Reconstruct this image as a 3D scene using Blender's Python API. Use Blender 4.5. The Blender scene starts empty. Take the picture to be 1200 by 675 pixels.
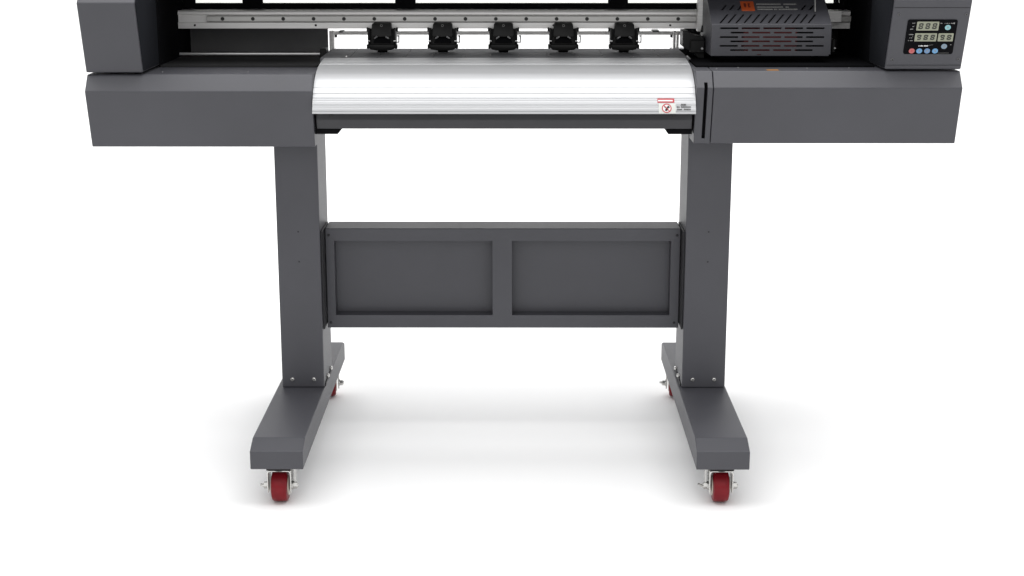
import bpy, bmesh, math, random
from mathutils import Vector, Matrix
random.seed(7)
PI = math.pi
scene = bpy.context.scene
COL = scene.collection

# ------------------------------------------------------------------ camera
cam_d = bpy.data.cameras.new("camera")
cam_d.sensor_width = 36.0
cam_d.lens = 54.54
cam_d.clip_end = 500.0
cam = bpy.data.objects.new("camera", cam_d)
cam.location = (0.0, -2.7624, 1.1059)
cam.rotation_euler = (PI / 2 - 0.24058, 0.0, math.atan(5 * math.cos(0.24058) / 1818.0))
COL.objects.link(cam)
scene.camera = cam

# ------------------------------------------------------------------ studio light
world = bpy.data.worlds.new("World")
scene.world = world
world.use_nodes = True
bg = world.node_tree.nodes["Background"]
bg.inputs[0].default_value = (1.0, 1.0, 1.0, 1.0)
bg.inputs[1].default_value = 0.64

def softbox(name, loc, target, sx, sy, power):
    d = bpy.data.lights.new(name, 'AREA')
    d.shape = 'RECTANGLE'; d.size = sx; d.size_y = sy; d.energy = power
    o = bpy.data.objects.new(name, d)
    o.location = loc
    o.rotation_euler = (Vector(target) - Vector(loc)).to_track_quat('-Z', 'Y').to_euler()
    COL.objects.link(o)
    return o

softbox("overhead_softbox", (0.0, 1.00, 3.1), (0.0, 1.00, 0.0), 4.8, 4.0, 176.0)
softbox("front_fill", (0.0, -4.2, 2.6), (0.0, 0.3, 0.6), 6.0, 3.0, 34.0)  # added fill light behind the camera, lifts the recessed carriage and beam

scene.view_settings.view_transform = 'Standard'
scene.view_settings.look = 'None'
scene.view_settings.exposure = 0.0
scene.view_settings.gamma = 1.0
scene.view_settings.use_curve_mapping = False
scene.render.engine = 'CYCLES'

# ------------------------------------------------------------------ materials
def mat(name, col, rough=0.5, metal=0.0, spec=0.5, var=0.0, vscale=(8, 8, 8), bump=0.0, bscale=900.0, trans=0.0, rvar=0.0, aniso=0.0):
    m = bpy.data.materials.new(name); m.use_nodes = True
    nt = m.node_tree; b = nt.nodes["Principled BSDF"]
    b.inputs["Base Color"].default_value = (*col, 1)
    b.inputs["Roughness"].default_value = rough
    b.inputs["Metallic"].default_value = metal
    b.inputs["Specular IOR Level"].default_value = spec
    b.inputs["Transmission Weight"].default_value = trans
    if aniso: b.inputs["Anisotropic"].default_value = aniso
    tc = nt.nodes.new("ShaderNodeTexCoord")
    if var or rvar:
        mp = nt.nodes.new("ShaderNodeMapping"); mp.inputs["Scale"].default_value = vscale
        nz = nt.nodes.new("ShaderNodeTexNoise"); nz.inputs["Scale"].default_value = 1.0; nz.inputs["Detail"].default_value = 5.0
        nt.links.new(tc.outputs["Object"], mp.inputs["Vector"]); nt.links.new(mp.outputs[0], nz.inputs["Vector"])
        if var:
            mr = nt.nodes.new("ShaderNodeMapRange")
            mr.inputs["From Min"].default_value = 0.25; mr.inputs["From Max"].default_value = 0.75
            mr.inputs["To Min"].default_value = 1 - var; mr.inputs["To Max"].default_value = 1 + var
            nt.links.new(nz.outputs["Fac"], mr.inputs["Value"])
            vm = nt.nodes.new("ShaderNodeVectorMath"); vm.operation = 'SCALE'
            vm.inputs[0].default_value = col
            nt.links.new(mr.outputs[0], vm.inputs["Scale"]); nt.links.new(vm.outputs[0], b.inputs["Base Color"])
        if rvar:
            mr2 = nt.nodes.new("ShaderNodeMapRange")
            mr2.inputs["To Min"].default_value = rough - rvar; mr2.inputs["To Max"].default_value = rough + rvar
            nt.links.new(nz.outputs["Fac"], mr2.inputs["Value"]); nt.links.new(mr2.outputs[0], b.inputs["Roughness"])
    if bump:
        n2 = nt.nodes.new("ShaderNodeTexNoise"); n2.inputs["Scale"].default_value = bscale; n2.inputs["Detail"].default_value = 2.0
        nt.links.new(tc.outputs["Object"], n2.inputs["Vector"])
        bp = nt.nodes.new("ShaderNodeBump"); bp.inputs["Strength"].default_value = bump; bp.inputs["Distance"].default_value = 0.0006
        nt.links.new(n2.outputs["Fac"], bp.inputs["Height"]); nt.links.new(bp.outputs[0], b.inputs["Normal"])
    return m

M = {}
M['paint'] = mat("grey_powder_coat", (0.0545, 0.0548, 0.0640), 0.50, 0, 0.52, var=0.09, vscale=(6, 6, 6), bump=0.25, bscale=1400, rvar=0.04)
M['paint_mid'] = mat("front_rail_coat", (0.042, 0.042, 0.046), 0.5, 0, 0.35, var=0.08, bump=0.25, bscale=1400)  # front rail only, darker than the body grey
M['paint_dark'] = mat("dark_grey_powder_coat", (0.030, 0.030, 0.033), 0.5, 0, 0.2, var=0.06, bump=0.25, bscale=1400)  # on the crossbar end brackets it also stands for side shade
M['black'] = mat("black_paint", (0.008, 0.008, 0.009), 0.7, 0, 0.0, var=0.2)
M['interior'] = mat("black_sheet_steel", (0.030, 0.030, 0.031), 0.6, 0, 0.03, var=0.15)
M['backsteel'] = mat("dark_sheet_steel", (0.13, 0.13, 0.133), 0.6, 0, 0.05, var=0.12)
M['innerplate'] = mat("black_matt_plate", (0.017, 0.018, 0.021), 0.65, 0, 0.0, var=0.12)
M['plastic'] = mat("black_moulded_plastic", (0.010, 0.010, 0.010), 0.45, 0, 0.25, var=0.2, vscale=(40, 40, 40))
M['alu'] = mat("brushed_aluminium", (0.52, 0.525, 0.535), 0.46, 0.60, 0.5, var=0.05, vscale=(1.5, 500, 500), rvar=0.06)
M['alu_dull'] = mat("anodised_aluminium", (0.93, 0.92, 0.905), 0.40, 0.25, 0.5, var=0.10, vscale=(2.5, 300, 300), rvar=0.06)
M['rail'] = mat("ground_rail_steel", (0.52, 0.515, 0.50), 0.36, 0.6, 0.5, var=0.10, vscale=(5, 200, 200))
M['chrome'] = mat("polished_steel", (0.85, 0.85, 0.85), 0.30, 0.7)
M['zinc'] = mat("zinc_plated_steel", (0.60, 0.595, 0.575), 0.25, 1.0, var=0.12, vscale=(60, 60, 60))
M['dullscrew'] = mat("black_oxide_screw", (0.16, 0.16, 0.165), 0.4, 0.7)
M['red'] = mat("red_polyurethane", (0.175, 0.006, 0.011), 0.30, 0, 0.22, var=0.15, vscale=(50, 50, 50))
M['hub'] = mat("cream_plastic", (0.62, 0.58, 0.50), 0.5)
M['platen'] = mat("platen_coating", (0.150, 0.152, 0.160), 0.65, 0, 0.12, var=0.18, vscale=(14, 60, 60))
M['glass'] = mat("tinted_acrylic", (0.74, 0.75, 0.71), 0.02, 0, 0.5, trans=1.0)
M['white'] = mat("white_print", (0.75, 0.75, 0.75), 0.5)
M['offwhite'] = mat("label_film", (0.64, 0.655, 0.62), 0.4)
M['ink'] = mat("black_ink", (0.02, 0.02, 0.02), 0.6)
M['greyink'] = mat("grey_print", (0.28, 0.28, 0.27), 0.6)
M['softink'] = mat("faded_ink", (0.09, 0.09, 0.09), 0.6)
M['redink'] = mat("red_ink", (0.50, 0.05, 0.06), 0.5)
M['orange'] = mat("orange_label_film", (0.42, 0.075, 0.02), 0.45, var=0.1, vscale=(80, 80, 80))
M['orange_ink'] = mat("dark_orange_ink", (0.12, 0.02, 0.01), 0.5)
M['yellow'] = mat("amber_label_film", (0.45, 0.19, 0.025), 0.45)
M['gloss'] = mat("glossy_panel_film", (0.003, 0.003, 0.004), 0.25, 0, 0.04)
M['lcd'] = mat("lcd_glass", (0.29, 0.30, 0.225), 0.3, 0, 0.3, var=0.1, vscale=(120, 120, 120))
M['lcdseg'] = mat("lcd_segment", (0.02, 0.022, 0.016), 0.4)
M['b_red'] = mat("red_button", (0.48, 0.12, 0.12), 0.4)
M['b_blue'] = mat("blue_button", (0.13, 0.32, 0.56), 0.4)
M['b_blue2'] = mat("slate_blue_button", (0.13, 0.24, 0.42), 0.4)
M['b_teal'] = mat("teal_button", (0.24, 0.47, 0.50), 0.4)
M['b_grey'] = mat("grey_blue_button", (0.20, 0.28, 0.36), 0.4)
M['head'] = mat("red_printhead", (0.17, 0.012, 0.012), 0.4)
M['floor'] = mat("white_seamless", (0.93, 0.93, 0.93), 0.9, 0, 0.0, var=0.006, vscale=(0.7, 0.7, 0.7))

# ------------------------------------------------------------------ mesh helpers
def finish(bm, bevel=0.0, seg=1, angle=30):
    bmesh.ops.remove_doubles(bm, verts=bm.verts, dist=1e-6)
    bmesh.ops.recalc_face_normals(bm, faces=bm.faces)
    if bevel:
        es = [e for e in bm.edges if len(e.link_faces) == 2 and e.calc_face_angle(0) > math.radians(20)]
        bmesh.ops.bevel(bm, geom=es, offset=bevel, segments=seg, affect='EDGES', clamp_overlap=True, profile=0.5)
    return bm

FLAT = ("grey_powder_coat", "front_rail_coat", "dark_grey_powder_coat", "black_sheet_steel", "black_matt_plate", "dark_sheet_steel", "anodised_aluminium", "ground_rail_steel")
def link(name, bm, m, parent=None, angle=30, smooth=True, label=None, kind=None):
    me = bpy.data.meshes.new(name)
    bm.to_mesh(me); bm.free()
    if m.name in FLAT: angle = 4
    if smooth:
        for p in me.polygons: p.use_smooth = True
        me.set_sharp_from_angle(angle=math.radians(angle))
    me.materials.append(m)
    o = bpy.data.objects.new(name, me)
    COL.objects.link(o)
    if parent: o.parent = parent
    if label: o['label'] = label
    if kind: o['kind'] = kind
    return o

def add_box(bm, x0, x1, y0, y1, z0, z1, mtx=None):
    vs = [bm.verts.new((x, y, z)) for x in (x0, x1) for y in (y0, y1) for z in (z0, z1)]
    for f in ((0, 1, 3, 2), (4, 6, 7, 5), (0, 4, 5, 1), (2, 3, 7, 6), (0, 2, 6, 4), (1, 5, 7, 3)):
        bm.faces.new([vs[i] for i in f])
    if mtx is not None: bmesh.ops.transform(bm, matrix=mtx, verts=vs)
    return vs

def add_prism(bm, prof, a0, a1, axis='X', mtx=None):
    """prof: closed outline. axis X -> (y,z); Y -> (x,z); Z -> (x,y)"""
    def P(p, a):
        return {'X': (a, p[0], p[1]), 'Y': (p[0], a, p[1]), 'Z': (p[0], p[1], a)}[axis]
    A = [bm.verts.new(P(p, a0)) for p in prof]; B = [bm.verts.new(P(p, a1)) for p in prof]
    n = len(prof)
    bm.faces.new(A); bm.faces.new(B[::-1])
    for i in range(n): bm.faces.new((A[i], B[i], B[(i + 1) % n], A[(i + 1) % n]))
    if mtx is not None: bmesh.ops.transform(bm, matrix=mtx, verts=A + B)
    return A + B

def add_cyl(bm, p0, p1, r0, r1=None, n=20):
    r1 = r0 if r1 is None else r1
    p0 = Vector(p0); p1 = Vector(p1); d = (p1 - p0)
    q = d.to_track_quat('Z', 'Y')
    A = [bm.verts.new(p0 + q @ Vector((r0 * math.cos(2 * PI * i / n), r0 * math.sin(2 * PI * i / n), 0))) for i in range(n)]
    B = [bm.verts.new(p1 + q @ Vector((r1 * math.cos(2 * PI * i / n), r1 * math.sin(2 * PI * i / n), 0))) for i in range(n)]
    bm.faces.new(A[::-1]); bm.faces.new(B)
    for i in range(n): bm.faces.new((A[i], A[(i + 1) % n], B[(i + 1) % n], B[i]))

def add_lathe_x(bm, prof, c, n=40):
    """prof: list of (x, r), closed solid of revolution round the X axis through c"""
    rings = []
    for (x, r) in prof:
        rings.append([bm.verts.new((c[0] + x, c[1] + r * math.cos(2 * PI * i / n), c[2] + r * math.sin(2 * PI * i / n))) for i in range(n)])
    for a, b in zip(rings, rings[1:]):
        for i in range(n): bm.faces.new((a[i], a[(i + 1) % n], b[(i + 1) % n], b[i]))
    bm.faces.new(rings[0]); bm.faces.new(rings[-1][::-1])

def box(name, x0, x1, y0, y1, z0, z1, m, parent, bevel=0.0, seg=1, label=None, mtx=None):
    bm = bmesh.new(); add_box(bm, x0, x1, y0, y1, z0, z1, mtx); finish(bm, bevel, seg)
    return link(name, bm, m, parent, label=label)

def cut(bm, cutter):
    """bm minus cutter, by an exact boolean"""
    me1 = bpy.data.meshes.new("t1"); bm.to_mesh(me1); bm.free()
    me2 = bpy.data.meshes.new("t2"); bmesh.ops.recalc_face_normals(cutter, faces=cutter.faces); cutter.to_mesh(me2); cutter.free()
    o1 = bpy.data.objects.new("t1", me1); o2 = bpy.data.objects.new("t2", me2)
    COL.objects.link(o1); COL.objects.link(o2)
    md = o1.modifiers.new("b", 'BOOLEAN'); md.operation = 'DIFFERENCE'; md.object = o2; md.solver = 'EXACT'
    dg = bpy.context.evaluated_depsgraph_get(); dg.update()
    r = bmesh.new(); r.from_mesh(o1.evaluated_get(dg).to_mesh())
    bpy.data.objects.remove(o1); bpy.data.objects.remove(o2)
    bpy.data.meshes.remove(me1); bpy.data.meshes.remove(me2)
    return r

def rounded(x0, x1, y0, y1, r, n=5):
    pts = []
    for cx, cy, a in ((x1 - r, y1 - r, 0), (x0 + r, y1 - r, 90), (x0 + r, y0 + r, 180), (x1 - r, y0 + r, 270)):
        for i in range(n + 1):
            t = math.radians(a + 90 * i / n); pts.append((cx + r * math.cos(t), cy + r * math.sin(t)))
    return pts

def screw_y(name, x, y, z, r, m, parent, d=0.002, dirv=(0, -1, 0), socket=True):
    """a pan-head screw standing on a face; dirv = outward direction"""
    bm = bmesh.new(); p = Vector((x, y, z)); v = Vector(dirv).normalized()
    add_cyl(bm, p - v * 0.0006, p + v * d * 0.5, r, r, 16)
    add_cyl(bm, p + v * d * 0.5, p + v * d, r, r * 0.7, 16)
    bmesh.ops.recalc_face_normals(bm, faces=bm.faces)
    o = link(name, bm, m, parent)
    if socket:
        b2 = bmesh.new(); add_cyl(b2, p + v * (d - 0.0002), p + v * (d + 0.0002), r * 0.42, r * 0.42, 6)
        bmesh.ops.recalc_face_normals(b2, faces=b2.faces)
        link("socket", b2, M['ink'], o) if parent is None or parent.parent is None else b2.free()
    return o

def dup(o, parent, loc=None, rz=None):
    c = o.copy(); COL.objects.link(c); c.parent = parent
    if loc is not None: c.location = loc
    if rz is not None: c.rotation_euler = (0, 0, rz)
    for ch in list(o.children): dup(ch, c)
    return c

# ------------------------------------------------------------------ floor
bm = bmesh.new()
sweep = [(-14.0, 0.0), (2.3, 0.0)] + [(2.3 + 1.4 * math.sin(math.radians(t)), 1.4 - 1.4 * math.cos(math.radians(t))) for t in range(5, 91, 5)] + [(3.7, 5.0)]
rows_ = [[bm.verts.new((x, y, z)) for x in (-9, 9)] for y, z in sweep]
for a, b in zip(rows_, rows_[1:]): bm.faces.new((a[0], a[1], b[1], b[0]))
fl = link("floor", bm, M['floor'], kind='structure', angle=60)
fl['label'] = "seamless white studio floor sweeping up into the backdrop"

# ------------------------------------------------------------------ the printer
PR = bpy.data.objects.new("printer", None)
PR.location = (0, 0, 0); COL.objects.link(PR)
PR['label'] = "wide grey floor-standing printer on two wheeled legs with a white metal paper guide"
PR['category'] = "printer"

# --- feet
def foot(x0, x1):
    prof = [(0, .075), (0, .111), (.039, .1255), (.705, .1255), (.735, .115), (.735, .075)]
    bm = bmesh.new(); add_prism(bm, prof, x0, x1); finish(bm, .0016, 2)
    return link("foot", bm, M['paint'], PR)
foot(-.5015, -.4015); foot(.3405, .4408)

# --- posts
def post(x0, x1, inner):
    bm = bmesh.new(); add_box(bm, x0, x1, .354, .494, .1262, .70); finish(bm, .002, 2)
    p = link("post", bm, M['paint'], PR)
    cx = (x0 + x1) / 2
    for dx in (-.0225, .0225):
        screw_y("bolt", cx + dx, .354, .1435, .0042, M['zinc'], p, .003)
    for z in (.460, .397):
        screw_y("bolt_hole", cx - (0.0 if x0 < 0 else -.0015), .354, z, .0018, M['paint_dark'], p, .0006)
    s = 1 if inner > cx else -1
    for y in (.40, .455):
        screw_y("bolt", inner, y, .1385, .0046, M['zinc'], p, .006, (s, 0, 0))
    bm = bmesh.new(); a, b = sorted((inner - s * .001, inner + s * .0025)); add_box(bm, a, b, .365, .485, .1258, .1325); finish(bm)
    link("base_flange", bm, M['paint_dark'], p)
    return p
post(-.4908, -.4028, -.4028); post(.3482, .4383, .3482)

# --- crossbar
cb = bmesh.new(); add_box(cb, -.3975, .3425, .40, .474, .2433, .4574); finish(cb, .0012, 1)
cu = bmesh.new(); add_box(cu, -.3797, -.0493, .37, .430, .271, .431); add_box(cu, -.0083, .3232, .37, .430, .271, .431)
cb = cut(cb, cu)
crossbar = link("crossbar", cb, M['paint'], PR)
for a, b in ((-.3797, -.0493), (-.0083, .3232)):
    box("recessed_panel", a + .0005, b - .0005, .4280, .4305, .2715, .4305, M['paint'], crossbar)
for x, s in ((-.4025, 1), (.3478, -1)):
    bm = bmesh.new()
    xa, xb = (x, x + .0035) if s > 0 else (x - .0035, x)
    add_box(bm, xa, xb, .364, .47, .2500, .4580); finish(bm, .0006)
    link("end_bracket", bm, M['paint_dark'], crossbar)  # darker coat carries the shade of these side-facing plates
for x, z in ((-.3905, .443), (-.3905, .255), (.3352, .443), (.3330, .255)):
    screw_y("screw", x, .40, z, .0028, M['paint_dark'], crossbar, .0015)

# --- casters
def caster(loc):
    bm = bmesh.new()
    add_box(bm, -.0230, .0230, -.023, .026, .0685, .0748)
    add_cyl(bm, (0, 0, .0655), (0, 0, .0686), .020, .020, 24)
    finish(bm, .0008)
    c = link("caster", bm, M['plastic'], PR)
    # wheel
    w = bmesh.new()
    pr = [(k * .93, r * .985) for k, r in ((-.0165, .013), (-.0165, .0262), (-.0150, .0292), (-.0115, .0308), (-.005, .0313), (.005, .0313), (.0115, .0308), (.0150, .0292), (.0165, .0262), (.0165, .013))]
    add_lathe_x(w, pr, (0, 0, .0309)); bmesh.ops.recalc_face_normals(w, faces=w.faces)
    link("wheel", w, M['red'], c)
    h = bmesh.new(); add_lathe_x(h, [(-.0172, .008), (-.0172, .019), (.0172, .019), (.0172, .008)], (0, 0, .0313), 28)
    bmesh.ops.recalc_face_normals(h, faces=h.faces); link("hub", h, M['hub'], c)
    # fork: bent steel strip
    t = .0022
    outer = rounded(-.0228, .0228, -.02, .0668, .0048, 4)[0:10]
    o = [(.0228, .022)] + outer + [(-.0228, .022)]
    inner = [(p[0] * (.0228 - t) / .0228, p[1] - (t if p[1] > .05 else 0)) for p in o]
    f = bmesh.new(); add_prism(f, o + inner[::-1], -.0185, .0185, 'Y'); finish(f, .0004)
    link("fork", f, M['zinc'], c)
    for s in (-1, 1):
        n = bmesh.new()
        add_cyl(n, (s * .0228, 0, .0313), (s * .0250, 0, .0313), .0085, .0085, 20)
        add_cyl(n, (s * .0250, 0, .0313), (s * .0315, 0, .0313), .0068, .0068, 6)
        add_cyl(n, (s * .0315, 0, .0313), (s * .0340, 0, .0313), .0055, .0040, 16)
        if s < 0: add_cyl(n, (s * .0340, 0, .0313), (s * .0385, 0, .0320), .0028, .0024, 12)
        bmesh.ops.recalc_face_normals(n, faces=n.faces)
        link("axle_nut", n, M['zinc'], c)
    c.location = loc
    return c
c0 = caster((-.4505, .0330, 0))
c1 = dup(c0, PR, (.3905, .0330, 0))
c2 = dup(c0, PR, (-.4350, .690, 0), math.radians(9))
c3 = dup(c0, PR, (.3725, .690, 0), math.radians(-9))
def brake(c, s):
    b = bmesh.new()
    add_box(b, s * .0262, s * .0282, .000, .024, .030, .0745); add_box(b, s * .018, s * .0282, .020, .024, .0720, .0746)
    finish(b, .0004); link("brake_bracket", b, M['zinc'], c)
brake(c0, 1); brake(c1, -1)
bm = bmesh.new(); add_cyl(bm, (-.034, -.004, .0315), (-.0425, -.008, .0375), .0024, .0020, 10); bmesh.ops.recalc_face_normals(bm, faces=bm.faces)
link("brake_lever", bm, M['zinc'], c1)

# --- lower covers (the two boxes either side of the paper guide)
def cover_prof(dz, yb=.279, yt=.276):
    return [(yb, .6465 + dz), (.25, .7588 + dz), (yt, .7893 + dz), (.80, .7893 + dz), (.80, .6465 + dz)]
bm = bmesh.new(); add_prism(bm, cover_prof(0), -.8376, -.3968); finish(bm, .0018, 2)
lowL = link("lower_cover", bm, M['paint'], PR)
bm = bmesh.new(); add_prism(bm, cover_prof(.0072), .3832, .8650); finish(bm, .0018, 2)
lowR = link("lower_cover", bm, M['paint'], PR)
bm = bmesh.new(); add_prism(bm, cover_prof(.0072), .3497, .3818); finish(bm, .0014, 2)
cu = bmesh.new(); add_prism(cu, [(.20, .664), (.20, .776), (.275, .776), (.290, .664)], .3648, .3716)
bm = cut(bm, cu)
tp = link("trim_panel", bm, M['paint'], PR)
bm = bmesh.new(); add_prism(bm, [(.284, .662), (.262, .778), (.268, .780), (.290, .662)], .3640, .3724); finish(bm)
link("slot", bm, M['black'], tp)
box("label", .4905, .5135, .284, .297, .7962, .7970, M['yellow'], lowR, label="amber warning sticker")
for x in (-.55, -.72): screw_y("screw", x + .02, .32, .7893, .0020, M['dullscrew'], lowL, .0012, (0, 0, 1))
for x, y in ((.395, .31), (.44, .33), (.575, .32), (.66, .33)): screw_y("screw", x, y, .7966, .0021, M['dullscrew'], lowR, .0014, (0, 0, 1))

# --- upper side housings
hL = [(.270, .7935), (.232, .9287), (.262, .962), (.31, 1.0), (.80, 1.0), (.80, .7935)]
bm = bmesh.new(); add_prism(bm, hL, -.8376, -.7270); finish(bm, .0022, 2)
sideL = link("side_housing", bm, M['paint'], PR)
hR = [(.272, .8000), (.224, .9350), (.254, .968), (.31, 1.0), (.80, 1.0), (.80, .8000)]
bm = bmesh.new(); add_prism(bm, hR, .7170, .8650); finish(bm, .0022, 2)
sideR = link("side_housing", bm, M['paint'], PR)
screw_y("screw", -.7270, .335, .845, .0022, M['zinc'], sideL, .0012, (1, 0, 0))
screw_y("screw", .7170, .315, .815, .0026, M['zinc'], sideR, .0012, (-1, 0, 0))

def shrink(h, d):
    return [(h[0][0] + d, h[0][1] + d), (h[1][0] + d * 1.2, h[1][1]), (h[2][0] + d, h[2][1] - d), (.31, .99), (.405, .99), (.405, h[0][1] + d)]
for h, x, sd, hs in ((hL, -.7268, .0014, sideL), (hR, .7168, -.0014, sideR)):
    bm = bmesh.new(); add_prism(bm, shrink(h, .0035), x, x + sd); finish(bm)
    link("inner_plate", bm, M['innerplate'], hs)

# control panel, on the leaning face of the right housing
VV = Vector((0, .224 - .272, .935 - .800)).normalized(); NN = Vector((0, -VV.z, VV.y)); O0 = Vector((0, .272, .800))
LM = Matrix(((1, VV.x, NN.x, 0), (0, VV.y, NN.y, .272), (0, VV.z, NN.z, .800), (0, 0, 0, 1)))   # (u along X, v up the face, h outwards)
def face_prism(name, pts, h0, h1, m, parent, bevel=0, label=None):
    bm = bmesh.new(); add_prism(bm, pts, h0, h1, 'Z'); finish(bm, bevel)
    bmesh.ops.transform(bm, matrix=LM, verts=bm.verts)
    return link(name, bm, m, parent, label=label)
for u, v in ((.7292, .1143), (.8577, .1146), (.7288, .0208), (.8562, .0222)):
    p = LM @ Vector((u, v, 0)); screw_y("screw", p.x, p.y, p.z, .0028, M['dullscrew'], sideR, .0014, NN)
    q = face_prism("screw_socket", rounded(u - .0014, u + .0014, v - .0014, v + .0014, .0008, 2), .0014, .0020, M['ink'], sideR)
face_prism("trim_strip", [(.7185, .1279), (.8635, .1279), (.8635, .1288), (.7185, .1288)], -.001, .0006, M['paint_dark'], sideR)
face_prism("trim_strip", [(.7185, .0085), (.8635, .0085), (.8635, .0093), (.7185, .0093)], -.001, .0006, M['paint_dark'], sideR)
panel = face_prism("control_panel", rounded(.7478, .8432, .0327, .1042, .0042, 6), -.001, .0016, M['gloss'], PR, .0004)

def seg_quads(ch, x, y, w, h, t):
    on = {'8': 'abcdefg', '9': 'abcdfg', '4': 'bcfg', '6': 'acdefg'}[ch]
    R = {'a': (x, x + w, y + h - t, y + h), 'd': (x, x + w, y, y + t), 'g': (x, x + w, y + h / 2 - t / 2, y + h / 2 + t / 2),
         'f': (x, x + t, y + h / 2, y + h), 'b': (x + w - t, x + w, y + h / 2, y + h), 'e': (x, x + t, y, y + h / 2), 'c': (x + w - t, x + w, y, y + h / 2)}
    gap = t * .3
    for s in on:
        a, b, c, d = R[s]
        if s in 'adg': a, b = a + gap + t * .35, b - gap - t * .35
        else: c, d = c + gap, d - gap
        yield a, b, c, d
def display(u0, u1, v0, v1, txt, lbl):
    d = face_prism("display", rounded(u0, u1, v0, v1, .0012, 3), .0008, .0021, M['lcd'], panel, label=lbl)
    n = len(txt); cw = (u1 - u0 - .003) / n
    bm = bmesh.new()
    for i, ch in enumerate(txt):
        x = u0 + .0015 + i * cw + cw * .19
        for a, b, c, e in seg_quads(ch, x, v0 + .0030, cw * .64, v1 - v0 - .0060, .0025):
            vs = add_box(bm, a, b, c, e, .0020, .0024)
            for q in vs: q.co.x += (q.co.y - (v0 + v1) / 2) * .10
    bmesh.ops.transform(bm, matrix=LM, verts=bm.verts); bmesh.ops.recalc_face_normals(bm, faces=bm.faces)
    bm2 = bm; o = link("digits", bm2, M['lcdseg'], panel, smooth=False)
    return d
display(.7658, .8080, .0824, .1005, "888", "wide upper display reading 888")
display(.7653, .8072, .0598, .0766, "988", "wide lower display reading 988")
display(.8100, .8390, .0599, .0765, "98", "short display reading 98")
def button(u, v, m, r=.0057, lbl=None):
    pts = [(u + r * math.cos(2 * PI * i / 28), v + r * .92 * math.sin(2 * PI * i / 28)) for i in range(28)]
    b = face_prism("button", pts, .0008, .0024, m, panel, .0003, lbl)
    return b
def mark(quads, m, name, parent, h0=.0015, h1=.0019):
    bm = bmesh.new()
    for a, b, c, e in quads: add_box(bm, a, b, c, e, h0, h1)
    bmesh.ops.transform(bm, matrix=LM, verts=bm.verts); bmesh.ops.recalc_face_normals(bm, faces=bm.faces)
    return link(name, bm, m, parent, smooth=False)
for u, v, m, lb in ((.7635, .0397, 'b_red', "round red button"), (.7779, .0397, 'b_blue', "round sky blue button"), (.7931, .0397, 'b_blue2', "round slate blue button"),
                    (.8084, .0397, 'b_blue', "round bright blue button"), (.8257, .0885, 'b_teal', "round teal button"), (.8245, .0493, 'b_grey', "round grey blue button")):
    button(u, v, M[m], lbl=lb)
    mark([(u - .0022, u + .0022, v - .0004, v + .0004), (u - .0004, u + .0004, v - .002, v + .002), (u - .0016, u + .0016, v + .0012, v + .0017)], M['greyink'] if m != 'b_red' else M['redink'], "button_symbol", panel, .0023, .0026)
# small printed symbols on the panel
def scribble(u0, u1, v0, v1, n, hgt):
    q = []; x = u0
    while x < u1:
        w = random.uniform(.0007, .0019)
        if random.random() > .22: 
            yy = v0 + random.random() * max(0, (v1 - v0 - hgt)); q.append((x, min(x + w, u1), yy, yy + hgt * random.uniform(.6, 1.0)))
        x += w + .0003
    return q
for (a, b, c, d) in ((.7535, .7620, .0965, .0990), (.7555, .7612, .0890, .0950), (.7532, .7598, .0840, .0862), (.7535, .7620, .0728, .0750), (.7555, .7612, .0660, .0716), (.7535, .7622, .0606, .0625)):
    mark(scribble(a, b, c, d, 5, .0018), M['greyink'], "panel_symbol", panel)
mark(scribble(.8105, .8355, .0962, .0982, 9, .0016) + [(.8355, .8378, .0958, .0986)], M['greyink'], "panel_lettering", panel)
mark(scribble(.7752, .7930, .0492, .0516, 8, .0026), M['white'], "panel_lettering", panel)
mark([(.793, .796, .0508, .0513), (.796, .799, .0516, .0520), (.799, .803, .0522, .0525)], M['greyink'], "panel_lettering", panel)
mark([(.8358, .8378, .0520, .0534)], M['greyink'], "panel_symbol", panel)
mark([(.814, .836, .0352, .0355)], M['greyink'], "panel_symbol", panel)

# --- paper guide (curved ribbed aluminium apron)
base = [(.462, .8040), (.430, .8037), (.395, .8015), (.362, .7982), (.335, .7935), (.312, .7872), (.292, .7785), (.276, .7685), (.263, .7565), (.253, .7440), (.2455, .7310), (.2415, .7225), (.2400, .7172)]
GROOVES = ((.7640, .0009, .0006), (.7590, .0006, .0002), (.7525, .0020, .0010), (.7453, .0011, .0010), (.7405, .0006, .0003), (.7325, .0018, .0010), (.7280, .0006, .0003), (.7218, .0011, .0012))
fine = []
for (a, b) in zip(base, base[1:]):
    for k in range(6): fine.append((a[0] + (b[0] - a[0]) * k / 6, a[1] + (b[1] - a[1]) * k / 6))
fine.append(base[-1])
# smooth the polyline
for _ in range(4):
    fine = [fine[0]] + [((p[0] + 2 * q[0] + r[0]) / 4, (p[1] + 2 * q[1] + r[1]) / 4) for p, q, r in zip(fine, fine[1:], fine[2:])] + [fine[-1]]
def along(pts, step):
    out = [pts[0]]; acc = 0
    for a, b in zip(pts, pts[1:]):
        d = math.dist(a, b)
        while acc + d >= step:
            t = (step - acc) / d; a = (a[0] + (b[0] - a[0]) * t, a[1] + (b[1] - a[1]) * t); out.append(a); d = math.dist(a, b); acc = 0
        acc += d
    out.append(pts[-1]); return out
pts = along(fine, .0008)
def nrm(i):
    a = pts[max(i - 1, 0)]; b = pts[min(i + 1, len(pts) - 1)]; d = (b[0] - a[0], b[1] - a[1]); l = math.hypot(*d); return (d[1] / l, -d[0] / l)
outer = []
for i, p in enumerate(pts):
    n = nrm(i); dep = 0
    for zg, w, dd in GROOVES:
        if abs(p[1] - zg) < w: dep = dd
    for yg in (.452, .440, .425, .412, .400, .385, .372):
        if p[1] > .79 and abs(p[0] - yg) < .0009: dep = .0006
    outer.append((p[0] - n[0] * dep, p[1] - n[1] * dep))
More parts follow.
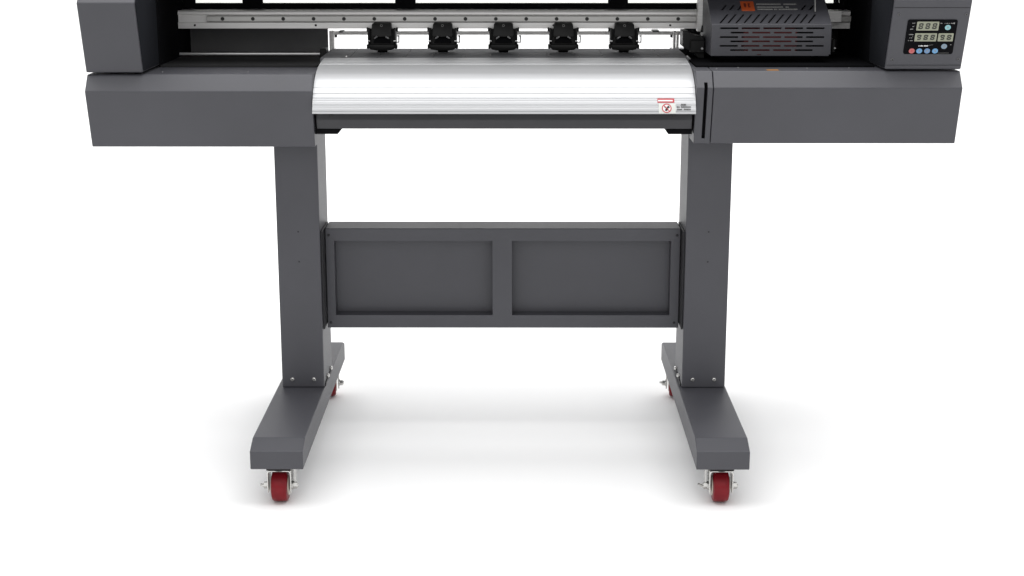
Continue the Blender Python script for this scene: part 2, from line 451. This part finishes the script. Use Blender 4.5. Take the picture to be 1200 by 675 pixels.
# which side is outward: towards -Y / +Z
n0 = nrm(len(pts) // 2)
sg = 1 if n0[0] < 0 else -1
if sg < 0:
    outer = []
    for i, p in enumerate(pts):
        n = nrm(i); dep = 0
        for zg, w, dd in GROOVES:
            if abs(p[1] - zg) < w: dep = dd
        for yg in (.452, .440, .425, .412, .400, .385, .372):
            if p[1] > .79 and abs(p[0] - yg) < .0009: dep = .0006
        outer.append((p[0] + n[0] * dep, p[1] + n[1] * dep))
inner = [(p[0] + sg * -nrm(i)[0] * .004, p[1] + sg * -nrm(i)[1] * .004) for i, p in enumerate(pts)]
bm = bmesh.new()
AX0, AX1 = -.3957, .3487
VA = [[bm.verts.new((x, p[0], p[1])) for p in outer] for x in (AX0, AX1)]
VB = [[bm.verts.new((x, p[0], p[1])) for p in inner] for x in (AX0, AX1)]
for i in range(len(outer) - 1):
    bm.faces.new((VA[0][i], VA[1][i], VA[1][i + 1], VA[0][i + 1])); bm.faces.new((VB[0][i], VB[0][i + 1], VB[1][i + 1], VB[1][i]))
    for s in (0, 1): bm.faces.new((VA[s][i], VA[s][i + 1], VB[s][i + 1], VB[s][i]))
for i in (0, -1): bm.faces.new((VA[0][i], VA[1][i], VB[1][i], VB[0][i]))
bmesh.ops.recalc_face_normals(bm, faces=bm.faces)
apron = link("paper_guide", bm, M['alu'], PR, angle=35, label="shiny white metal paper guide curving down at the front")

def on_apron(z):      # point of the guide's front at height z
    for a, b in zip(pts, pts[1:]):
        if a[1] >= z >= b[1] and a[1] != b[1]:
            t = (a[1] - z) / (a[1] - b[1]); return a[0] + (b[0] - a[0]) * t
    return pts[-1][0]
def apron_patch(name, x0, x1, z0, z1, h, m, parent, n=6):
    bm = bmesh.new(); F = []; B = []
    for k in range(n + 1):
        z = z0 + (z1 - z0) * k / n; y = on_apron(z)
        F.append([bm.verts.new((x, y - h, z)) for x in (x0, x1)]); B.append([bm.verts.new((x, y + .0002, z)) for x in (x0, x1)])
    for k in range(n):
        bm.faces.new((F[k][0], F[k][1], F[k + 1][1], F[k + 1][0])); bm.faces.new((B[k][0], B[k + 1][0], B[k + 1][1], B[k][1]))
        for s in (0, 1): bm.faces.new((F[k][s], F[k + 1][s], B[k + 1][s], B[k][s]))
    for k in (0, n): bm.faces.new((F[k][0], F[k][1], B[k][1], B[k][0]))
    bmesh.ops.recalc_face_normals(bm, faces=bm.faces)
    return link(name, bm, m, parent)
wl = apron_patch("warning_label", .2765, .3095, .7180, .7362, .0006, M['offwhite'], apron)
apron_patch("red_bar", .2745, .3072, .7378, .7452, .0006, M['redink'], apron)
apron_patch("bar_lettering", .2755, .3040, .7402, .7428, .0009, M['white'], apron)
# prohibition ring with a hand
def apron_poly(name, polys, h, m):
    bm = bmesh.new()
    for pl in polys:
        A = [bm.verts.new((x, on_apron(z) - h, z)) for x, z in pl]; Bk = [bm.verts.new((x, on_apron(z) + .0001, z)) for x, z in pl]
        k = len(pl); bm.faces.new(A); bm.faces.new(Bk[::-1])
        for i in range(k): bm.faces.new((A[i], A[(i + 1) % k], Bk[(i + 1) % k], Bk[i]))
    bmesh.ops.recalc_face_normals(bm, faces=bm.faces)
    return link(name, bm, m, apron, smooth=False)
cx, cz = .2920, .7277
ring = []
for i in range(32):
    a, b = 2 * PI * i / 32, 2 * PI * (i + 1) / 32
    ring.append([(cx + R * 1.12 * math.cos(t), cz + R * math.sin(t)) for R, t in ((.0084, a), (.0084, b), (.0068, b), (.0068, a))])
disc = [[(cx + .0070 * 1.12 * math.cos(2 * PI * i / 28), cz + .0070 * math.sin(2 * PI * i / 28)) for i in range(28)]]
apron_poly("sign_disc", disc, .0008, M['white'])
hand = [[(cx - .0038, cz - .0042), (cx + .0005, cz - .0052), (cx + .0030, cz - .0010), (cx + .0008, cz + .0012), (cx - .0018, cz - .0004)]]
for dx, dz in ((.0050, .0036), (.0036, .0046), (.0058, .0018), (-.0046, .0030)):
    l = math.hypot(dx, dz); nx, nz = -dz / l * .0008, dx / l * .0008
    hand.append([(cx + nx, cz + nz), (cx - nx, cz - nz), (cx + dx - nx, cz + dz - nz), (cx + dx + nx, cz + dz + nz)])
apron_poly("hand_symbol", hand, .0010, M['ink'])
apron_poly("prohibition_ring", ring + [[(cx - .0056, cz + .0046), (cx - .0046, cz + .0056), (cx + .0056, cz - .0046), (cx + .0046, cz - .0056)]], .0012, M['redink'])
txt = []
for z, x0, x1 in ((.7345, .3200, .3302), (.7300, .3118, .3388), (.7255, .3122, .3385)):
    x = x0
    while x < x1:
        w = random.uniform(.0012, .0030)
        if random.random() > .12: txt.append([(x, z - .0012), (min(x + w, x1), z - .0012), (min(x + w, x1), z + .0011), (x, z + .0011)])
        x += w + .0005
apron_poly("label_lettering", txt, .0009, M['softink'])

# --- front rail under the guide
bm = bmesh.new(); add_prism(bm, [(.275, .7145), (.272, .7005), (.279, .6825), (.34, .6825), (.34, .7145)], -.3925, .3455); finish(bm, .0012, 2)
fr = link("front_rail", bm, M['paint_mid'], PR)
for x in (-.363, .309): screw_y("screw", x, .274, .7088, .0034, M['ink'], fr, .0015)
for s, x0, x1 in ((1, -.402, -.352), (-1, .347, .300)):
    prof = [(x0, .6825), (x1 + s * .006, .6825), (x1, .671), (x0, .671)]
    bm = bmesh.new(); add_prism(bm, prof, .285, .42, 'Y'); finish(bm, .0008)
    link("support_bracket", bm, M['black'], PR)
# chassis that carries the platen between the posts
box("chassis", -.3955, .3485, .345, .70, .684, .7930, M['interior'], PR, .001)

# --- platen
pl = bmesh.new()
add_box(pl, -.4055, .3570, .4640, .682, .7935, .8030)
finish(pl, .0006)
platen = link("platen", pl, M['platen'], PR)
bm = bmesh.new()
xs = [-.4050 + i * (.7615 / 13) for i in range(14)]
for (y0, y1) in ((.4650, .512), (.5135, .585), (.5865, .6815)):
    for a, b in zip(xs, xs[1:]): add_box(bm, a + .0004, b - .0004, y0, y1, .8025, .8040)
finish(bm, .0004)
tiles = link("platen_tiles", bm, M['platen'], platen)
for i, x in enumerate(xs[1:-1]):
    screw_y("screw", x + random.uniform(-.012, .012), .49 + .03 * (i % 2), .8040, .0019, M['zinc'], platen, .0010, (0, 0, 1))
screw_y("screw", -.352, .475, .8040, .0028, M['zinc'], platen, .0030, (0, 0, 1))

# --- gantry beam with guide rail
bm = bmesh.new()
BX0, BX1 = -.7255, .7165
add_prism(bm, [(.600, .8535), (.600, .8665), (.604, .8672), (.604, .8822), (.600, .8830), (.600, .8880), (.603, .8915), (.655, .8915), (.655, .8535)], BX0, BX1)
finish(bm, .0005)
beam = link("gantry_beam", bm, M['alu_dull'], PR)
bm = bmesh.new(); add_prism(bm, [(.5925, .8690), (.5925, .8802), (.5945, .8812), (.6045, .8812), (.6045, .8680), (.5945, .8680)], -.6615, .7160)
finish(bm, .0004)
link("guide_rail", bm, M['rail'], beam)
hb = None
for i in range(20):
    x = -.6276 + i * .0649
    bm = bmesh.new(); add_cyl(bm, (x, .5921, .8746), (x, .5960, .8746), .0040, .0040, 18); bmesh.ops.recalc_face_normals(bm, faces=bm.faces)
    link("rail_bolt", bm, M['ink'], beam)
for x in (-.6889, -.4296, -.170, .08, .33):
    screw_y("beam_screw", x, .600, .8606, .0024, M['ink'], beam, .0006)

# --- pinch rollers
def pinch(x):
    y = .575
    bm = bmesh.new()
    # body: two cheek plates and a bridge behind the cap
    for s in (-1, 1):
        add_prism(bm, [(y + .004, .8565), (y + .040, .8535), (y + .040, .822), (y + .010, .818), (y + .002, .832)], x + s * .0255, x + s * .0300)
        add_prism(bm, [(y + .008, .8555), (y + .036, .8535), (y + .036, .832), (y + .006, .832)], x + s * .0185, x + s * .0215)
    add_box(bm, x - .0255, x + .0255, y + .012, y + .040, .8170, .8530)
    finish(bm, .0006)
    p = link("pinch_roller", bm, M['plastic'], PR)
    # cap
    c = bmesh.new()
    out = rounded(x - .0205, x + .0205, .8385, .8665, .0042, 5)
    add_prism(c, out, y - .006, y + .018, 'Y')
    for v in c.verts:      # lean and waist the cap
        v.co.y += (v.co.z - .8385) * .25
        if v.co.z < .848: v.co.x = x + (v.co.x - x) * 1.06
    finish(c, .0012, 2); link("cap", c, M['plastic'], p)
    r = bmesh.new()
    zc, yc = .8618, y - .0006
    for i in range(20):
        a, b = 2 * PI * i / 20, 2 * PI * (i + 1) / 20
        add_prism(r, [(x + R * math.cos(t), zc + R * math.sin(t)) for R, t in ((.0026, a), (.0026, b), (.0019, b), (.0019, a))], yc - .0006, yc + .002, 'Y')
    finish(r); link("cap_ring", r, M['greyink'], p, smooth=False)
    # spring clips that catch the light
    for s in (-1, 1):
        k = bmesh.new(); add_cyl(k, (x + s * .0255, y + .000, .829), (x + s * .0300, y + .000, .8295), .0017, .0017, 10)
        bmesh.ops.recalc_face_normals(k, faces=k.faces); link("pin", k, M['chrome'], p)
        k = bmesh.new(); add_cyl(k, (x + s * .0090, y - .0085, .8392), (x + s * .0150, y - .0050, .8352), .0016, .0016, 10)
        bmesh.ops.recalc_face_normals(k, faces=k.faces); link("spring", k, M['chrome'], p)
    # dark mouth under the cap
    b = bmesh.new(); add_prism(b, [(x - .012, .8375), (x + .012, .8375), (x + .019, .8250), (x - .019, .8250)], y + .004, y + .03, 'Y'); finish(b, .0008); link("arm", b, M['black'], p)
    # holder and rubber roller
    h = bmesh.new()
    add_prism(h, [(x - .0275, .8220), (x + .0275, .8220), (x + .0275, .8135), (x + .0240, .8108), (x + .010, .8088), (x - .010, .8088), (x - .0240, .8108), (x - .0275, .8135)], y - .002, y + .030, 'Y')
    finish(h, .0022, 2)
    hd = link("holder", h, M['plastic'], p)
    for s in (-1, 1):
        e = bmesh.new(); add_box(e, x + s * .0270, x + s * .0325, y + .002, y + .022, .8125, .8215)
        finish(e, .0012); link("end_block", e, M['plastic'], p)
    w = bmesh.new(); add_cyl(w, (x - .0105, y + .014, .8112), (x + .0105, y + .014, .8112), .0070, .0070, 20); bmesh.ops.recalc_face_normals(w, faces=w.faces); link("roller", w, M['black'], p)
    # release lever loop on the right cheek
    l = bmesh.new()
    add_box(l, x + .0320, x + .0372, y + .006, y + .010, .8382, .8405); add_box(l, x + .0350, x + .0372, y + .006, y + .010, .8270, .8405); add_box(l, x + .0300, x + .0372, y + .006, y + .010, .8250, .8272)
    finish(l, .0004); link("lever", l, M['plastic'], p)
    for s in (-1, 1):
        t = bmesh.new(); add_box(t, x + s * .0300, x + s * .0335, y + .018, y + .024, .8475, .8562); finish(t, .0006); link("tab", t, M['plastic'], p)
    return p
p0 = pinch(0.0)
xs5 = (-.2868, -.1569, -.0272, .1007, .2305)
p0.location.x = xs5[0]
for x in xs5[1:]: dup(p0, PR, (x, 0, 0))

# --- rear bar and its brackets, seen under the beam
box("rear_bar", -.4100, .3690, .750, .770, .8283, .8366, M['alu_dull'], PR, .0008)
for x0, x1 in ((-.4185, -.4080), (.3515, .3570), (.3605, .3640)):
    box("rear_bracket", x0, x1, .742, .772, .7900, .8380, M['alu_dull'], PR, .0006)
for x in (-.4065, .345): box("bar_clip", x, x + .005, .744, .751, .8230, .8285, M['ink'], PR)
box("cable_clip", -.3875, -.379, .66, .70, .8405, .8435, M['plastic'], PR); box("cable_clip", .298, .312, .66, .70, .8420, .8450, M['plastic'], PR)

# --- interior of the cabinet
box("back_panel", -.7265, -.4190, .720, .728, .7894, .8915, M['backsteel'], PR)
box("back_panel", .3740, .7165, .720, .728, .7970, .8915, M['interior'], PR)
box("end_wall", -.7268, -.7245, .410, .790, .7896, .985, M['black'], PR)
box("end_wall", .7148, .7168, .405, .790, .7968, .985, M['black'], PR)
box("inner_tray", -.7242, -.4060, .412, .718, .7890, .7935, M['interior'], PR)
box("inner_tray", .3580, .7140, .345, .718, .7966, .8000, M['black'], PR)
bm = bmesh.new(); add_cyl(bm, (-.7243, .600, .7995), (-.4168, .600, .7995), .0032, .0032, 16); bmesh.ops.recalc_face_normals(bm, faces=bm.faces)
rod = link("tension_rod", bm, M['chrome'], PR)
box("rod_holder", -.4210, -.4065, .585, .625, .7940, .8120, M['plastic'], PR, .001)
# rear cover with windows and roof
wf = bmesh.new(); add_box(wf, -.7245, .7147, .660, .666, .8870, .985)
cu = bmesh.new()
wins = ((-.6976, -.5955), (-.5509, -.2633), (-.2188, .1997), (.2430, .7020))
for a, b in wins: add_box(cu, a, b, .65, .68, .9040, .975)
wf = cut(wf, cu)
rear = link("rear_cover", wf, M['black'], PR, smooth=False)
for a, b in wins: box("window_pane", a + .0003, b - .0003, .662, .664, .9043, .9747, M['glass'], rear)
box("roof", -.7268, .7168, .40, .79, .986, .999, M['black'], PR, .001)

# --- print carriage
def slope_pt(x, y): return (x, y, .877 + (y - .4) * .037 / .07)
prof = [(.400, .8134), (.400, .8770), (.495, .9272), (.588, .9272), (.588, .8134)]
bm = bmesh.new(); add_prism(bm, prof, .3938, .6362); finish(bm, .0012, 2)
ip = [(.4016, .8000), (.4016, .8762), (.4958, .9256), (.5865, .9256), (.5865, .8000)]
cu = bmesh.new(); add_prism(cu, ip, .3954, .6346)
bm = cut(bm, cu)
cu = bmesh.new()
rows = (.8694, .8606, .8517, .8432, .8341, .8256)
for i, z in enumerate(rows):
    if i % 2 == 0:
        for k in range(5): add_box(cu, .4112 + k * .0434, .4478 + k * .0434, .39, .405, z - .0017, z + .0017)
    else:
        for k in range(4): add_box(cu, .4328 + k * .0434, .4690 + k * .0434, .39, .405, z - .0017, z + .0017)
add_box(cu, .4870, .4960, .39, .405, .8155, .8172)
add_box(cu, .6322, .650, .39, .60, .80, .8172)
bm = cut(bm, cu)
cu = bmesh.new()
sl = math.atan2(.037, .07)
def slant(x0, y0, x1, y1, w):
    pts4 = [(x0 - w, y0), (x0 + w, y0), (x1 + w, y1), (x1 - w, y1)]
    vsA = []; vsB = []
    for (x, y) in pts4:
        p = Vector(slope_pt(x, y)); n = Vector((0, -math.sin(sl), math.cos(sl)))
        vsA.append(cu.verts.new(p - n * .006)); vsB.append(cu.verts.new(p + n * .006))
    cu.faces.new(vsA[::-1]); cu.faces.new(vsB)
    for i in range(4): cu.faces.new((vsA[i], vsA[(i + 1) % 4], vsB[(i + 1) % 4], vsB[i]))
for k in range(12): slant(.4113 + k * .01617, .4045, .4305 + k * .01617, .4345, .0021)
for x in (.4113, .4275, .4440, .5740, .5902): slant(x + .008, .4480, x + .020, .4670, .0021)
bm = cut(bm, cu)
carr = link("carriage", bm, M['paint'], PR, angle=30, label="grey vented carriage cover with an orange sticker")
box("printhead", .462, .572, .425, .55, .812, .866, M['head'], carr, .002)
box("printhead_mount", .41, .62, .47, .585, .866, .900, M['ink'], carr, .002)
def slope_prism(name, pts, h, m, label=None):
    bm = bmesh.new(); n = Vector((0, -math.sin(sl), math.cos(sl)))
    for pl in pts:
        A = [bm.verts.new(Vector(slope_pt(x, y)) + n * .0006 * 0) for x, y in pl]; B = [bm.verts.new(Vector(slope_pt(x, y)) + n * h) for x, y in pl]
        k = len(pl); bm.faces.new(A); bm.faces.new(B[::-1])
        for i in range(k): bm.faces.new((A[i], A[(i + 1) % k], B[(i + 1) % k], B[i]))
    bmesh.ops.recalc_face_normals(bm, faces=bm.faces)
    return link(name, bm, m, carr, smooth=False, label=label)
slope_prism("sticker", [[(.4600, .4450), (.4870, .4450), (.4870, .4770), (.4600, .4770)]], .0007, M['orange'], "orange sticker with dark marks")
slope_prism("sticker_mark", [[(.4660, .4600), (.4685, .4560), (.4710, .4600), (.4710, .4700), (.4660, .4700)], [(.4745, .4560), (.4790, .4560), (.4790, .4600), (.4770, .4600), (.4790, .4700), (.4745, .4700)]], .0010, M['orange_ink'])
tx = []
for y, segs in ((.4680, ((.4925, .5420), (.5480, .5740))), (.4580, ((.4925, .5460), (.5510, .5580))), (.4505, ((.4930, .5240), (.5265, .5330), (.5360, .5740)))):
    for a, b in segs:
        x = a
        while x < b:
            w = random.uniform(.0012, .003); tx.append([(x, y - .0016), (min(x + w, b), y - .0016), (min(x + w, b), y + .0016), (x, y + .0016)]); x += w + .0006
slope_prism("lettering", tx, .0006, M['greyink'])
# hose standing in front of the cover
bm = bmesh.new(); add_cyl(bm, (.6080, .4370, .9000), (.6080, .4600, .985), .0011, .0011, 10); bmesh.ops.recalc_face_normals(bm, faces=bm.faces)
link("ink_tube", bm, M['greyink'], carr)
# bearing plate that rides the rail, left of the cover
bm = bmesh.new(); add_box(bm, .3840, .4100, .560, .585, .8500, .960); finish(bm, .001)
cu = bmesh.new(); add_box(cu, .3985, .4015, .55, .60, .8600, .8830)
bm = cut(bm, cu)
link("carriage_plate", bm, M['alu_dull'], carr)
box("carriage_plate", .648, .690, .570, .588, .8690, .8930, M['alu_dull'], carr, .001)
bm = bmesh.new(); add_cyl(bm, (.3935, .55, .8500), (.3935, .55, .8640), .0048, .0020, 14); add_cyl(bm, (.405, .55, .8480), (.405, .55, .8570), .0040, .0040, 14); bmesh.ops.recalc_face_normals(bm, faces=bm.faces)
link("damper", bm, M['plastic'], carr)

# --- cleaning station in the right bay
bm = bmesh.new()
add_prism(bm, [(.347, .8560), (.3585, .8560), (.362, .8520), (.372, .8470), (.3915, .8430), (.3925, .8000), (.380, .8003), (.372, .8080), (.347, .8240)], .500, .560, 'Y'); finish(bm, .001)
cs = link("cleaning_station", bm, M['plastic'], PR)
box("arm", .3620, .3915, .488, .498, .8120, .8380, M['plastic'], cs, .0015)
box("body", .420, .610, .46, .58, .7995, .8110, M['black'], cs, .002)
box("holder", .6560, .6640, .49, .54, .8120, .8400, M['plastic'], cs, .0015)
screw_y("screw", .3862, .488, .8212, .0026, M['chrome'], cs, .0025)
screw_y("screw", .6620, .490, .8218, .0022, M['chrome'], cs, .0025)
bm = bmesh.new(); add_cyl(bm, (.3560, .49, .8055), (.3600, .47, .8010), .0016, .0016, 10); bmesh.ops.recalc_face_normals(bm, faces=bm.faces)
link("spring", bm, M['chrome'], cs)
